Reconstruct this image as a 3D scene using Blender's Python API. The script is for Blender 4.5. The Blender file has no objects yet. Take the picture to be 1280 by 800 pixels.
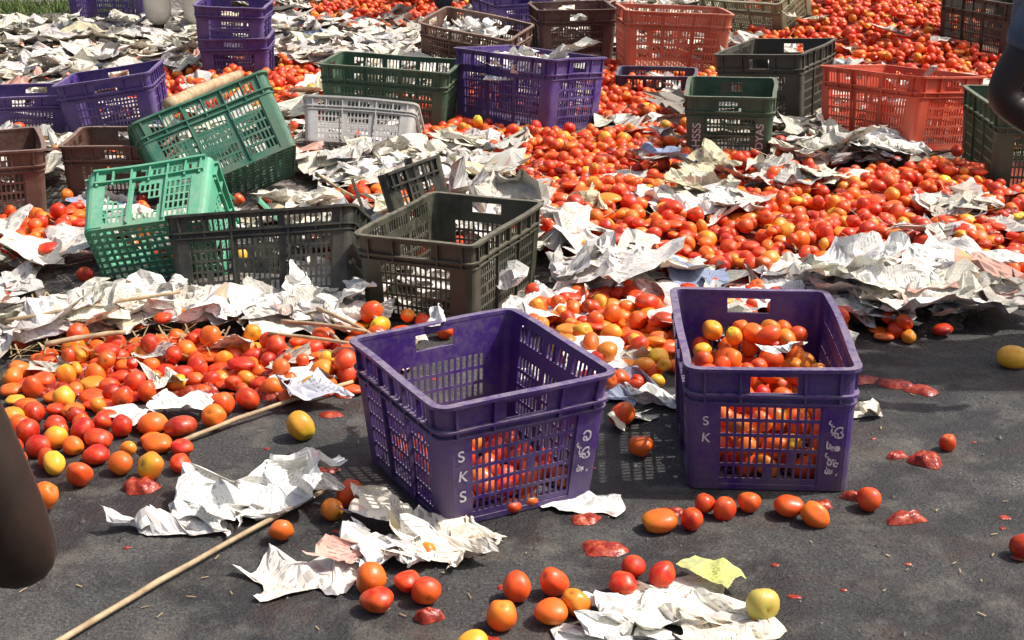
import bpy, bmesh, math, random
import numpy as np
from mathutils import Vector, Matrix, Euler, noise
R = math.radians
rnd = random.Random(7)
rng = np.random.default_rng(11)
S = bpy.context.scene
COL = S.collection

# ------------------------------------------------------------ materials
class NT:
    def __init__(s, name):
        s.m = bpy.data.materials.new(name); s.m.use_nodes = True
        s.t = s.m.node_tree; s.b = s.t.nodes['Principled BSDF']
    def n(s, typ, **kw):
        nd = s.t.nodes.new(typ)
        for k, v in kw.items(): setattr(nd, k, v)
        return nd
    def l(s, a, b): s.t.links.new(a, b)
    def noise(s, vec, scale, detail=4, rough=.55):
        nd = s.n('ShaderNodeTexNoise'); nd.inputs['Scale'].default_value = scale
        nd.inputs['Detail'].default_value = detail; nd.inputs['Roughness'].default_value = rough
        s.l(vec, nd.inputs['Vector']); return nd.outputs['Fac']
    def ramp(s, fac, stops):
        nd = s.n('ShaderNodeValToRGB'); e = nd.color_ramp.elements
        while len(e) < len(stops): e.new(.5)
        for i, (p, c) in enumerate(stops):
            e[i].position = p
            e[i].color = (c, c, c, 1) if isinstance(c, (int, float)) else (*c, 1)
        s.l(fac, nd.inputs['Fac']); return nd.outputs['Color']
    def mix(s, fac, a, b, mode='MIX'):
        nd = s.n('ShaderNodeMix', data_type='RGBA', blend_type=mode)
        for sock, v in ((nd.inputs[0], fac), (nd.inputs[6], a), (nd.inputs[7], b)):
            if isinstance(v, (int, float)): sock.default_value = v
            elif isinstance(v, tuple): sock.default_value = (*v, 1)
            else: s.l(v, sock)
        return nd.outputs[2]
    def math(s, op, a, b=None):
        nd = s.n('ShaderNodeMath', operation=op)
        for i, v in enumerate((a, b)):
            if v is None: continue
            if isinstance(v, (int, float)): nd.inputs[i].default_value = v
            else: s.l(v, nd.inputs[i])
        return nd.outputs[0]
    def bump(s, h, strength, dist):
        nd = s.n('ShaderNodeBump'); nd.inputs['Strength'].default_value = strength
        nd.inputs['Distance'].default_value = dist
        s.l(h, nd.inputs['Height']); s.l(nd.outputs[0], s.b.inputs['Normal'])
    def obj(s): return s.n('ShaderNodeTexCoord').outputs['Object']
    def uv(s): return s.n('ShaderNodeTexCoord').outputs['UV']
    def attr(s, name='Col'): return s.n('ShaderNodeAttribute', attribute_name=name).outputs['Color']
    def set(s, **kw):
        for k, v in kw.items():
            k = k.replace('_', ' ')
            if isinstance(v, (int, float, tuple)): s.b.inputs[k].default_value = v if not isinstance(v, tuple) else (*v, 1)
            else: s.l(v, s.b.inputs[k])

def m_asphalt():
    t = NT('asphalt'); o = t.obj()
    big = t.ramp(t.noise(o, 1.1, 6, .6), [(.32, (.036, .036, .036)), (.5, (.066, .065, .063)), (.68, (.115, .110, .103))])
    grit = t.ramp(t.noise(o, 130, 3, .78), [(.32, .3), (.55, 1.0), (.72, 2.1)])
    c = t.mix(1.0, big, grit, 'MULTIPLY')
    wet = t.ramp(t.noise(o, 2.3, 7, .66), [(.46, 0.0), (.54, 1.0)])
    c = t.mix(t.math('MULTIPLY', wet, .85), c, (.014, .0125, .0125))
    dust = t.ramp(t.noise(o, 6, 8, .76), [(.50, 0.0), (.66, 1.0)])
    c = t.mix(t.math('MULTIPLY', dust, .55), c, (.18, .16, .135))
    st = t.ramp(t.noise(o, 4.1, 7, .72), [(.54, 0.0), (.64, 1.0)])
    c = t.mix(t.math('MULTIPLY', st, .45), c, (.070, .030, .020))
    t.set(Base_Color=c, Roughness=t.ramp(wet, [(0, .88), (1, .5)]))
    t.bump(t.math('ADD', t.noise(o, 130, 3, .78), t.math('MULTIPLY', t.noise(o, 24, 5), 1.2)), .9, .009)
    return t.m

def m_crate(name, col, dirt=.45, dcol=(.22, .17, .13)):
    t = NT(name); o = t.obj()
    n1 = t.noise(o, 8, 6, .72); n2 = t.noise(o, 60, 4, .7)
    d = t.ramp(t.math('ADD', t.math('MULTIPLY', n1, .6), t.math('MULTIPLY', n2, .4)), [(.44, 0.0), (.60, 1.0)])
    fade = tuple(min(1, c * 1.5 + .012) for c in col)
    c = t.mix(t.ramp(t.noise(o, 4, 3), [(.35, 0.0), (.7, 1.0)]), col, fade)
    c = t.mix(t.math('MULTIPLY', d, dirt), c, dcol)
    so = t.n('ShaderNodeSeparateXYZ'); t.l(o, so.inputs[0])
    low = t.math('MULTIPLY', t.ramp(so.outputs['Z'], [(.0, 1.0), (.16, 0.0)]), t.ramp(n1, [(.35, 0.0), (.55, 1.0)]))
    c = t.mix(t.math('MULTIPLY', low, min(1, dirt * 1.3)), c, tuple(x * .7 for x in dcol))
    g = t.n('ShaderNodeNewGeometry'); sx = t.n('ShaderNodeSeparateXYZ'); t.l(g.outputs['Normal'], sx.inputs[0])
    up = t.math('MULTIPLY', t.ramp(sx.outputs['Z'], [(.6, 0.0), (1, 1.0)]), t.ramp(n2, [(.35, .3), (.6, 1.0)]))
    c = t.mix(t.math('MULTIPLY', up, min(1, dirt * 1.5)), c, tuple(x * 1.7 for x in dcol))
    t.set(Base_Color=c, Roughness=t.ramp(d, [(0, .42), (1, .85)]))
    t.bump(n2, .3, .002)
    return t.m

def m_tomato():
    t = NT('tomato_skin'); a = t.attr(); o = t.obj()
    n = t.ramp(t.noise(o, 45, 2, .6), [(.4, 0.0), (.7, 1.0)])
    c = t.mix(t.math('MULTIPLY', n, .34), a, (.92, .22, .02))
    du = t.noise(o, 30, 5, .8)
    c = t.mix(t.math('MULTIPLY', t.ramp(du, [(.58, 0.0), (.70, 1.0)]), .5), c, (.15, .045, .022))
    c = t.mix(t.ramp(du, [(.25, .4), (.44, 0.0)]), c, (.50, .32, .22))
    t.set(Base_Color=c, Roughness=t.ramp(du, [(.35, .27), (.7, .6)]))
    t.bump(du, .15, .003)
    return t.m

def m_pulp():
    t = NT('tomato_pulp'); o = t.obj()
    c = t.ramp(t.noise(o, 50, 5, .7), [(.3, (.10, .010, .007)), (.5, (.34, .03, .014)), (.68, (.55, .13, .05))])
    t.set(Base_Color=c, Roughness=.35)
    t.bump(t.noise(o, 60, 3), .5, .008)
    return t.m

def m_mound():
    t = NT('litter_base'); o = t.obj(); a = t.attr()
    nn = t.noise(o, 28, 5, .72)
    c1 = t.ramp(nn, [(.35, (.08, .015, .008)), (.55, (.36, .035, .015)), (.75, (.6, .12, .03))])
    c2 = t.ramp(nn, [(.35, (.04, .036, .032)), (.5, (.14, .12, .10)), (.62, (.36, .32, .28)), (.75, (.36, .10, .05))])
    t.set(Base_Color=t.mix(a, c2, c1), Roughness=.7)
    t.bump(nn, 1.0, .03)
    return t.m

def m_paper():
    t = NT('newsprint'); u = t.uv(); a = t.attr(); o = t.obj()
    def brick(scale, bw, rh, ms, c1, c2, mo, off=.37):
        b = t.n('ShaderNodeTexBrick', offset=off, offset_frequency=2, squash=1.0)
        b.inputs['Scale'].default_value = scale
        b.inputs['Brick Width'].default_value = bw; b.inputs['Row Height'].default_value = rh
        b.inputs['Mortar Size'].default_value = ms; b.inputs['Mortar Smooth'].default_value = 0
        b.inputs['Color1'].default_value = (*c1, 1); b.inputs['Color2'].default_value = (*c2, 1)
        b.inputs['Mortar'].default_value = (*mo, 1); t.l(u, b.inputs['Vector']); return b.outputs['Color']
    k0, k1 = (0., 0., 0.), (1., 1., 1.)
    text = brick(1, .015, .0066, .0021, (.95,) * 3, (.35,) * 3, k0)
    head = brick(1, .030, .022, .0050, (1,) * 3, (.7,) * 3, k0, .6)
    block = brick(1, .062, .085, .0060, k1, (.02,) * 3, (0.01, .01, .01), .5)
    istext = t.ramp(block, [(.015, 0.0), (.02, 1.0)])
    ispic = t.ramp(block, [(.86, 0.0), (.87, 1.0)])
    ishead = t.math('MULTIPLY', t.ramp(block, [(.18, 1.0), (.19, 0.0)]), istext)
    pic = t.ramp(t.noise(u, 40, 4), [(.35, .2), (.65, .9)])
    ink = t.mix(ishead, text, head); ink = t.mix(ispic, ink, pic)
    ink = t.math('MULTIPLY', t.math('MULTIPLY', ink, istext), .62)
    pc = t.ramp(t.noise(u, 9, 2), [(.40, (.12, .12, .13)), (.5, (.14, .17, .30)), (.56, (.5, .14, .08)), (.62, (.55, .42, .10))])
    inkc = t.mix(ispic, (.07, .07, .075), pc)
    c = t.mix(ink, a, inkc)
    sn = t.noise(o, 6, 6, .72)
    c = t.mix(t.math('MULTIPLY', t.ramp(sn, [(.57, 0.0), (.70, 1.0)]), .5), c, (.38, .29, .21))
    c = t.mix(t.math('MULTIPLY', t.ramp(sn, [(.31, 1.0), (.39, 0.0)]), .5), c, (.55, .16, .09))
    t.set(Base_Color=c, Roughness=1.0, Specular_IOR_Level=.08)
    w = t.n('ShaderNodeVectorMath', operation='MULTIPLY_ADD'); nz = t.n('ShaderNodeTexNoise'); nz.inputs['Scale'].default_value = 14
    t.l(u, nz.inputs['Vector']); t.l(nz.outputs['Color'], w.inputs[0]); w.inputs[1].default_value = (.05, .05, .05); t.l(u, w.inputs[2])
    vo = t.n('ShaderNodeTexVoronoi'); vo.inputs['Scale'].default_value = 18; t.l(w.outputs[0], vo.inputs['Vector'])
    t.bump(vo.outputs['Distance'], .5, .014)
    return t.m

def m_simple(name, c1, c2, scale=8, rough=.8, bump=.3, bd=.004):
    t = NT(name); o = t.obj()
    t.set(Base_Color=t.ramp(t.noise(o, scale, 5, .65), [(.35, c1), (.65, c2)]), Roughness=rough)
    t.bump(t.noise(o, scale * 5, 4), bump, bd)
    return t.m

M_ASPH = m_asphalt(); M_TOM = m_tomato(); M_PULP = m_pulp(); M_MOUND = m_mound(); M_PAPER = m_paper()
M_SKIN = m_simple('dark_skin', (.020, .010, .007), (.034, .017, .011), 12, .5, .15)
M_WOOD = m_simple('dry_wood', (.30, .20, .11), (.55, .42, .25), 20, .7)
M_STRAW = m_simple('straw', (.22, .14, .06), (.5, .38, .2), 6, .8)
M_GRASS = m_simple('grass_blades', (.06, .11, .02), (.15, .20, .05), 6, .7)
M_INK = m_simple('white_marker_paint', (.42, .40, .44), (.75, .75, .75), 60, .7)
PURPLE = m_crate('purple_plastic', (.042, .013, .145), .50, (.15, .12, .14))
PURPLE2 = m_crate('purple_plastic_faded', (.052, .021, .165), .42, (.19, .15, .18))
BLACKP = m_crate('black_plastic', (.022, .024, .018), .45, (.13, .11, .08))
OLIVE = m_crate('dark_olive_plastic', (.030, .033, .020), .42, (.14, .12, .085))
DGREEN = m_crate('dark_green_plastic', (.018, .070, .036), .4, (.16, .14, .10))
TGREEN = m_crate('teal_green_plastic', (.02, .13, .08), .4, (.16, .16, .11))
BGREEN = m_crate('bright_green_plastic', (.05, .34, .20), .4, (.2, .28, .19))
BROWN = m_crate('brown_plastic', (.085, .035, .024), .55, (.17, .12, .09))
MAROON = m_crate('maroon_plastic', (.06, .018, .016), .4, (.15, .1, .08))
SALMON = m_crate('salmon_plastic', (.44, .11, .055), .35, (.40, .22, .15))
ORANGE = m_crate('orange_red_plastic', (.52, .06, .025), .35, (.42, .18, .11))
GREYP = m_crate('pale_grey_plastic', (.42, .41, .39), .35, (.3, .26, .22))
LOLIVE = m_crate('olive_plastic', (.16, .16, .085), .5, (.25, .22, .16))
NAVY = m_crate('navy_plastic', (.02, .03, .075), .4, (.15, .14, .14))
REDP = m_crate('red_plastic', (.42, .025, .02), .3, (.3, .12, .1))

# ------------------------------------------------------------ mesh helpers
def empty(name, loc=(0, 0, 0), rot=(0, 0, 0)):
    e = bpy.data.objects.new(name, None); COL.objects.link(e)
    e.location = loc; e.rotation_euler = rot; e.empty_display_size = .1
    return e

def mesh_obj(name, verts, faces, mat, parent=None, smooth=False):
    me = bpy.data.meshes.new(name); me.from_pydata(verts, [], faces); me.update()
    if smooth: me.polygons.foreach_set('use_smooth', [True] * len(me.polygons))
    me.materials.append(mat)
    o = bpy.data.objects.new(name, me); COL.objects.link(o)
    if parent: o.parent = parent
    return o

def np_mesh(name, V, F, mat, col=None, uv=None, smooth=True):
    me = bpy.data.meshes.new(name); k = F.shape[1]
    me.vertices.add(len(V)); me.vertices.foreach_set('co', V.astype(np.float32).ravel())
    me.loops.add(F.size); me.loops.foreach_set('vertex_index', F.astype(np.int32).ravel())
    me.polygons.add(len(F)); me.polygons.foreach_set('loop_start', np.arange(0, F.size, k, dtype=np.int32))
    me.polygons.foreach_set('loop_total', np.full(len(F), k, dtype=np.int32))
    me.polygons.foreach_set('use_smooth', np.full(len(F), smooth))
    me.update(calc_edges=True)
    if col is not None:
        a = me.color_attributes.new('Col', 'FLOAT_COLOR', 'POINT')
        a.data.foreach_set('color', np.hstack([col, np.ones((len(col), 1))]).astype(np.float32).ravel())
    if uv is not None:
        l = me.uv_layers.new(name='UVMap')
        l.data.foreach_set('uv', uv[F.ravel()].astype(np.float32).ravel())
    me.materials.append(mat); me.validate()
    o = bpy.data.objects.new(name, me); COL.objects.link(o)
    return o

# ------------------------------------------------------------ terrain of litter
def sst(a, b, x):
    t = min(1, max(0, (x - a) / (b - a))); return t * t * (3 - 2 * t)
def lerp_tab(tab, x):
    if x <= tab[0][0]: return tab[0][1]
    for (a, b), (c, d) in zip(tab, tab[1:]):
        if x <= c: return b + (d - b) * (x - a) / (c - a)
    return tab[-1][1]
FRONT = [(-3, 3.7), (-1.3, 3.68), (-.9, 3.85), (-.3, 3.95), (.0, 3.95), (.3, 3.75), (.7, 3.9), (1.1, 3.85), (1.4, 4.0), (1.6, 4.25), (3, 4.6)]
TZ = [(.18, 6.3, .62, .75), (.33, 4.83, .32, .52), (1.25, 5.15, .95, .55), (2.35, 9.6, 1.0, 2.7), (.78, 7.7, .45, .8),
      (-1.5, 7.6, .6, .8), (-1.0, 11, .6, 1.0), (-.50, 5.15, .26, .25), (-1.65, 4.83, .28, .35), (.27, 3.95, .25, .25),
      (1.5, 4.55, .35, .3), (.85, 4.65, .35, .3), (-.3, 7.0, .25, .7), (1.05, 5.9, .6, .2), (2.0, 7.3, .3, .5), (1.9, 5.5, .5, .5), (.75, 4.05, .2, .15)]
PZ = [(1.15, 4.2, .36, .30), (.20, 4.3, .22, .20), (.62, 5.05, .28, .22), (1.45, 6.05, .6, .4), (-.55, 5.7, .7, .35), (-.35, 4.35, .2, .4), (1.6, 7.6, .4, .5), (.45, 6.6, .25, .2), (1.0, 5.5, .35, .14), (-.15, 6.1, .25, .25), (1.6, 5.0, .25, .12)]
def tval(x, y):
    v = -1
    for (a, b, c, d) in TZ:
        v = max(v, 1 - ((x - a) / c) ** 2 - ((y - b) / d) ** 2)
    for (a, b, c, d) in PZ:
        w = 1 - ((x - a) / c) ** 2 - ((y - b) / d) ** 2
        if w > 0: v -= w * 1.6
    return v + .65 * noise.noise(Vector((x * 2.3, y * 2.0, 3.3))) + .85 * noise.noise(Vector((x * 6, y * 5, 1.3)))
def hgt(x, y):
    f = sst(0, .6, y - lerp_tab(FRONT, x))
    h = f * (.014 + .035 * (noise.noise(Vector((x * 1.7, y * 1.5, 0))) + .35) + .02 * noise.noise(Vector((x * 6, y * 6, 5))))
    h += .30 * math.exp(-((x - 2.35) / .9) ** 2 - ((y - 9.9) / 1.5) ** 2)
    h += .05 * f * math.exp(-((x - .3) / .4) ** 2 - ((y - 4.9) / .5) ** 2)
    return max(h, 0)

mesh_obj('asphalt_ground', [(-150, -80, 0), (150, -80, 0), (150, 300, 0), (-150, 300, 0)], [(0, 1, 2, 3)], M_ASPH)

xs = np.arange(-4.6, 4.6, .05); ys = np.arange(3.5, 14.5, .05)
V = []; C = []
for y in ys:
    for x in xs:
        h = hgt(x, y); f = sst(-.02, .1, y - lerp_tab(FRONT, x) - .04 + .25 * noise.noise(Vector((x * 5, y * 5, 9))))
        edge = sst(13, 12.2, y) * sst(4.6, 4.2, abs(x))
        V.append((x, y, (h * .9 + .004) * edge * f - .012 * (1 - f * edge)))
        c = sst(-.2, .25, tval(x, y)); C.append((c, c, c))
nx = len(xs); F = [(j * nx + i, j * nx + i + 1, (j + 1) * nx + i + 1, (j + 1) * nx + i) for j in range(len(ys) - 1) for i in range(nx - 1)]
np_mesh('litter_ground', np.array(V), np.array(F), M_MOUND, np.array(C))

# ------------------------------------------------------------ crates
FOOT = []
def crate(name, loc, rz, mat, L=.54, W=.36, H=.29, rx=0, ry=0, taper=.93, labels=None, omit=(), pitch=.0165, foot=True, brk=0, floor=True):
    r = .022; a = W / 2; b = L / 2
    pts = []; iv = []
    sides = [((-a + r, -b), (1, 0), (0, -1), W - 2 * r), ((a, -b + r), (0, 1), (1, 0), L - 2 * r),
             ((a - r, b), (-1, 0), (0, 1), W - 2 * r), ((-a, b - r), (0, -1), (-1, 0), L - 2 * r)]
    cc = [(a - r, -b + r, -90), (a - r, b - r, 0), (-a + r, b - r, 90), (-a + r, -b + r, 180)]
    marks = {}
    for si, (p0, d, nn, ln) in enumerate(sides):
        m = .048 if si % 2 == 0 else .036; n = int(round((ln - 2 * m) / pitch)); p = (ln - 2 * m) / n
        br = [0, m]; kind = ['solid']
        nth = 3 if si % 2 else 2
        for k in range(n):
            br += [m + k * p + p * .66, m + (k + 1) * p]
            rib = any(abs((k + .5) / n - q / nth) < .5 / n for q in range(1, nth)) if si % 2 else False
            kind += ['solid' if rib else 'hole', 'bar']
        br.append(ln); kind.append('solid')
        marks[si] = (len(pts), len(pts) + len(br) - 1, len(pts) + 1, len(pts) + len(br) - 2)
        for t in br: pts.append((p0[0] + d[0] * t, p0[1] + d[1] * t, nn[0], nn[1]))
        for k in range(len(br) - 1): iv.append((si, br[k], br[k + 1], kind[k], ln))
        cx, cy, a0 = cc[si]
        iv.append((-1, 0, 0, 'solid', 0))
        for q in range(1, 4):
            an = R(a0 + 90 * q / 4); pts.append((cx + r * math.cos(an), cy + r * math.sin(an), math.cos(an), math.sin(an)))
            iv.append((-1, 0, 0, 'solid', 0))
    NP = len(pts)
    zr = [0, .085]; rk = ['solid']; nr = 5
    for k in range(nr):
        z0 = .085 + k * .125; zr += [z0 + .098, z0 + .125]; rk += ['slot', 'solid']
    zr[-1] = .735; zr += [.80, .93, 1.0]; rk += ['solid', 'upper', 'solid']
    zr = [z * H for z in zr]
    NR = len(rk)
    th = .0035
    V = []; F = []
    for (x, y, u, v) in pts:
        for z in zr: V.append((x, y, z))
    base2 = len(V)
    for (x, y, u, v) in pts:
        for z in zr: V.append((x - u * th, y - v * th, z))
    def idx(i, j, inner=0): return (base2 if inner else 0) + (i % NP) * (NR + 1) + j
    fill = [[True] * NR for _ in range(NP)]
    lr = random.Random(int(abs(loc[0] * 977 + loc[1] * 131) * 10))
    for i in range(NP):
        si, t0, t1, kd, ln = iv[i]
        for j in range(NR):
            if rk[j] == 'slot' and kd == 'hole' and lr.random() > .015: fill[i][j] = False
            if rk[j] == 'upper':
                tc = (t0 + t1) / 2
                if si in (0, 2):
                    if abs(tc - ln / 2) < .05: fill[i][j] = False
                elif kd == 'hole': fill[i][j] = False
            if si in omit: fill[i][j] = j < 1 and floor
            if brk and si >= 0 and kd != 'solid' and noise.noise(Vector((pts[i][0] * 6 + loc[0] * 9, pts[i][1] * 6, zr[j] * 7))) > .32 - .2 * brk: fill[i][j] = False
    for i in range(NP):
        for j in range(NR):
            if not fill[i][j]: continue
            F.append((idx(i, j), idx(i + 1, j), idx(i + 1, j + 1), idx(i, j + 1)))
            F.append((idx(i, j, 1), idx(i, j + 1, 1), idx(i + 1, j + 1, 1), idx(i + 1, j, 1)))
            if not fill[(i + 1) % NP][j]: F.append((idx(i + 1, j), idx(i + 1, j, 1), idx(i + 1, j + 1, 1), idx(i + 1, j + 1)))
            if not fill[i - 1][j]: F.append((idx(i, j), idx(i, j + 1), idx(i, j + 1, 1), idx(i, j, 1)))
            if j == NR - 1 or not fill[i][j + 1]: F.append((idx(i, j + 1), idx(i + 1, j + 1), idx(i + 1, j + 1, 1), idx(i, j + 1, 1)))
            if j == 0 or not fill[i][j - 1]: F.append((idx(i, j), idx(i, j, 1), idx(i + 1, j, 1), idx(i + 1, j)))
    def ring(ids, closed, z0, z1, n0, n1):
        s = len(V)
        for i in ids:
            x, y, u, v = pts[i % NP]
            V.extend([(x + u * n0, y + v * n0, z0), (x + u * n1, y + v * n1, z0), (x + u * n1, y + v * n1, z1), (x + u * n0, y + v * n0, z1)])
        n = len(ids)
        for k in range(n if closed else n - 1):
            k2 = (k + 1) % n
            for q in range(4):
                q2 = (q + 1) % 4
                F.append((s + k * 4 + q, s + k2 * 4 + q, s + k2 * 4 + q2, s + k * 4 + q2))
        if not closed:
            F.append((s, s + 1, s + 2, s + 3)); e = s + (n - 1) * 4; F.append((e + 3, e + 2, e + 1, e))
    if not omit and not brk:
        allp = list(range(NP))
        ring(allp, True, H - .007, H + .001, -.0045, .013)
        ring(allp, True, .79 * H - .0045, .79 * H + .001, -.001, .011)
        ring(allp, True, .725 * H - .004, .725 * H, -.001, .008)
        ring(allp, True, -.001, .011, -.0045, .003)
    else:
        for si in range(4):
            if si in omit: continue
            s0, e0, _, _ = marks[si]
            ids = list(range(s0, e0 + 1))
            ring(ids, False, H - .007, H + .001, -.0045, .013)
            ring(ids, False, .79 * H - .0045, .79 * H + .001, -.001, .011)
    for si in range(4):
        s0, e0, s1, e1 = marks[si]; nxt = marks[(si + 1) % 4][2]
        if si in omit or (si + 1) % 4 in omit: continue
        ids = list(range(e1, (nxt if nxt > e1 else nxt + NP) + 1))
        ring(ids, False, .02 * H, .715 * H, -.001, .0035)
    for si, (p0, d, nn, ln) in enumerate(sides):
        if si in omit: continue
        tt = [.012, ln - .012]
        nth = 3 if si % 2 else 2
        inner = [ln * q / nth for q in range(1, nth)] if si % 2 else []
        for t in tt + inner + ([ln * .28, ln * .72] if si % 2 == 0 else [ln * .17, ln * .5, ln * .83]):
            full = t in inner
            z0, z1 = ((.03 if full else .73) * H, H - .008)
            s = len(V); w = .0028
            for (dt, n) in ((-w, -.001), (w, -.001), (w, .0085), (-w, .0085)):
                for z in (z0, z1):
                    V.append((p0[0] + d[0] * (t + dt) + nn[0] * n, p0[1] + d[1] * (t + dt) + nn[1] * n, z))
            for q in range(4):
                q2 = (q + 1) % 4; F.append((s + q * 2, s + q2 * 2, s + q2 * 2 + 1, s + q * 2 + 1))
            F.append((s, s + 2, s + 4, s + 6)); F.append((s + 1, s + 7, s + 5, s + 3))
    def box(x0, x1, y0, y1, z0, z1):
        s = len(V)
        for z in (z0, z1): V.extend([(x0, y0, z), (x1, y0, z), (x1, y1, z), (x0, y1, z)])
        F.extend([(s, s + 3, s + 2, s + 1), (s + 4, s + 5, s + 6, s + 7), (s, s + 1, s + 5, s + 4), (s + 1, s + 2, s + 6, s + 5), (s + 2, s + 3, s + 7, s + 6), (s + 3, s, s + 4, s + 7)])
    if floor:
        nbx, nby = 11, 16
        for k in range(nbx):
            x = -a + .012 + (W - .024) * k / (nbx - 1); box(x - .006, x + .006, -b + .004, b - .004, .003, .008)
        for k in range(nby):
            y = -b + .012 + (L - .024) * k / (nby - 1); box(-a + .004, a - .004, y - .005, y + .005, .0045, .0095)
    sd = lr.random() * 50; V2 = []
    for (x, y, z) in V:
        f = taper + (1 - taper) * min(1, max(0, z / H)); x *= f; y *= f
        w = noise.noise_vector(Vector((x * 3 + sd, y * 3, z * 3))) * .014 * (z / H)
        V2.append((x + w.x, y + w.y, z + w.z * .4))
    root = empty(name, loc, (R(rx), R(ry), R(rz)))
    mesh_obj('crate_body', V2, F, mat, root)
    if labels:
        for (txt, side, tx, tz, size, spin) in labels:
            cu = bpy.data.curves.new('t', 'FONT'); cu.body = txt; cu.size = size; cu.align_x = 'CENTER'; cu.align_y = 'CENTER'; cu.offset = .0004
            ob = bpy.data.objects.new('tmp', cu); COL.objects.link(ob)
            dg = bpy.context.evaluated_depsgraph_get(); me = bpy.data.meshes.new_from_object(ob.evaluated_get(dg))
            bpy.data.objects.remove(ob)
            me.materials.clear(); me.materials.append(M_INK)
            lab = bpy.data.objects.new('painted_lettering', me); COL.objects.link(lab); lab.parent = root
            f = taper + (1 - taper) * tz / H
            hb = b if side in (0, 2) else a
            lean = math.atan(hb * (1 - taper) / H)
            y = -(hb * f + .0085)
            M = Matrix.Rotation(R({0: 0, 1: 90, 2: 180, 3: -90}[side]), 4, 'Z') @ Matrix.Translation((tx * f, y, tz)) @ Matrix.Rotation(R(90) + lean, 4, 'X') @ Matrix.Rotation(R(spin), 4, 'Z')
            lab.matrix_local = M
    if foot: FOOT.append((loc[0], loc[1], R(rz), W / 2, L / 2))
    return root

def infoot(x, y, m=0.0):
    for (cx, cy, an, a, b) in FOOT:
        dx, dy = x - cx, y - cy; u = dx * math.cos(an) + dy * math.sin(an); v = -dx * math.sin(an) + dy * math.cos(an)
        if abs(u) < a + m and abs(v) < b + m: return True
    return False

SKS = [('S', 0, -.158, .165, .036, 5), ('K', 0, -.155, .118, .034, -6), ('S', 0, -.157, .070, .037, 3)]
crate('purple_crate', (-.077, 2.947, .004), 28, PURPLE, L=.46, W=.40, taper=.88,
      labels=SKS + [('\u0c15\u0c3f \u0c1f\u0c4b\u0c32', 0, .158, .115, .040, 90)])
crate('purple_crate', (.575, 3.13, .004), -3, PURPLE, L=.54, W=.362, taper=.95,
      labels=[('S', 0, -.146, .165, .030, 6), ('K', 0, -.145, .125, .030, -5), ('\u0c15\u0c3f\u0c36\u0c4b\u0c30\u0c4d \u0c1f\u0c4b', 0, .145, .105, .040, 88)])
crate('dark_olive_crate', (-.18, 4.22, .0), -22, OLIVE, L=.54, W=.37, H=.26)
crate('black_crate_wall', (-.33, 4.66, .10), -50, BLACKP, L=.26, W=.2, H=.22, rx=8, ry=-14, omit=(0, 2, 3), floor=False, foot=False)
crate('black_crate', (-.73, 4.20, .0), 86, BLACKP, L=.56, W=.30, rx=-5, ry=24, H=.26)
crate('bright_green_crate', (-1.10, 4.28, .12), 78, BGREEN, L=.40, W=.30, H=.26, rx=-16, ry=62, brk=.15)
crate('bright_green_crate_wall', (-.94, 4.72, .04), 40, BGREEN, L=.32, W=.3, H=.13, rx=5, ry=-50, omit=(0, 1, 2), floor=False, foot=False)
crate('teal_green_crate', (-1.05, 5.32, .09), 101, TGREEN, L=.54, W=.34, H=.31, rx=-22, ry=34)
crate('brown_crate', (-1.50, 5.46, .0), 2, BROWN, W=.38, L=.36, H=.25)
crate('brown_crate', (-1.93, 5.22, .0), 22, BROWN, L=.40, H=.28)
crate('purple_crate', (-1.80, 6.60, .02), 3, PURPLE2, ry=-8, W=.42, L=.36, H=.29)
crate('purple_crate', (-2.24, 6.64, .0), 8, PURPLE2, W=.42, L=.36, H=.22)
crate('purple_crate', (-1.54, 8.16, .0), 3, PURPLE2, W=.37, L=.4, H=.27)
crate('purple_crate', (-1.56, 8.17, .20), 1, PURPLE2, W=.37, L=.4, H=.24, ry=3, foot=False)
crate('pale_grey_crate', (-.66, 6.16, .02), 90, GREYP, L=.48, W=.28, H=.20, ry=35, rx=4)
crate('dark_green_crate', (-.58, 6.84, .0), 82, DGREEN, L=.60, W=.38, H=.32, rx=3)
crate('purple_crate', (.07, 6.84, .03), 50, PURPLE2, L=.60, W=.42, H=.33, ry=5)
crate('brown_crate', (-.22, 8.4, .02), 66, BROWN, rx=8, L=.56, ry=-8)
crate('maroon_crate', (.36, 8.8, .03), 8, MAROON, W=.46, L=.4, H=.32)
crate('purple_crate', (.0, 9.7, .05), 20, PURPLE2, W=.4)
crate('salmon_crate', (.90, 8.3, .06), 96, SALMON, L=.60, W=.36, H=.33, rx=3)
crate('olive_crate', (1.60, 9.4, .14), 48, LOLIVE, L=.6, W=.4, ry=-22)
crate('black_crate', (1.31, 7.05, .03), -27, BLACKP, L=.60, W=.42, H=.33, ry=-4)
crate('dark_green_crate', (.95, 6.22, .0), -9, DGREEN, W=.365, L=.48, H=.31, labels=[('SHSSS', 0, -.14, .13, .05, 90), ('TODYAS', 0, .135, .11, .045, 90)])
crate('orange_red_crate', (1.72, 6.38, .03), 33, ORANGE, L=.58, W=.42, H=.32, ry=5, rx=-3)
crate('black_crate', (2.88, 8.5, .08), 22, BLACKP, L=.62, W=.5, H=.36)
crate('dark_green_crate', (2.12, 5.80, .0), -3, DGREEN, W=.44, H=.34)
crate('red_crate', (2.95, 10.3, .2), 82, REDP, L=.6, W=.4)
crate('purple_crate', (-2.85, 10.5, .02), 86, PURPLE2, L=.56)
crate('navy_crate', (.76, 7.6, -.14), 82, NAVY, L=.4, W=.3, foot=False)

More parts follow.
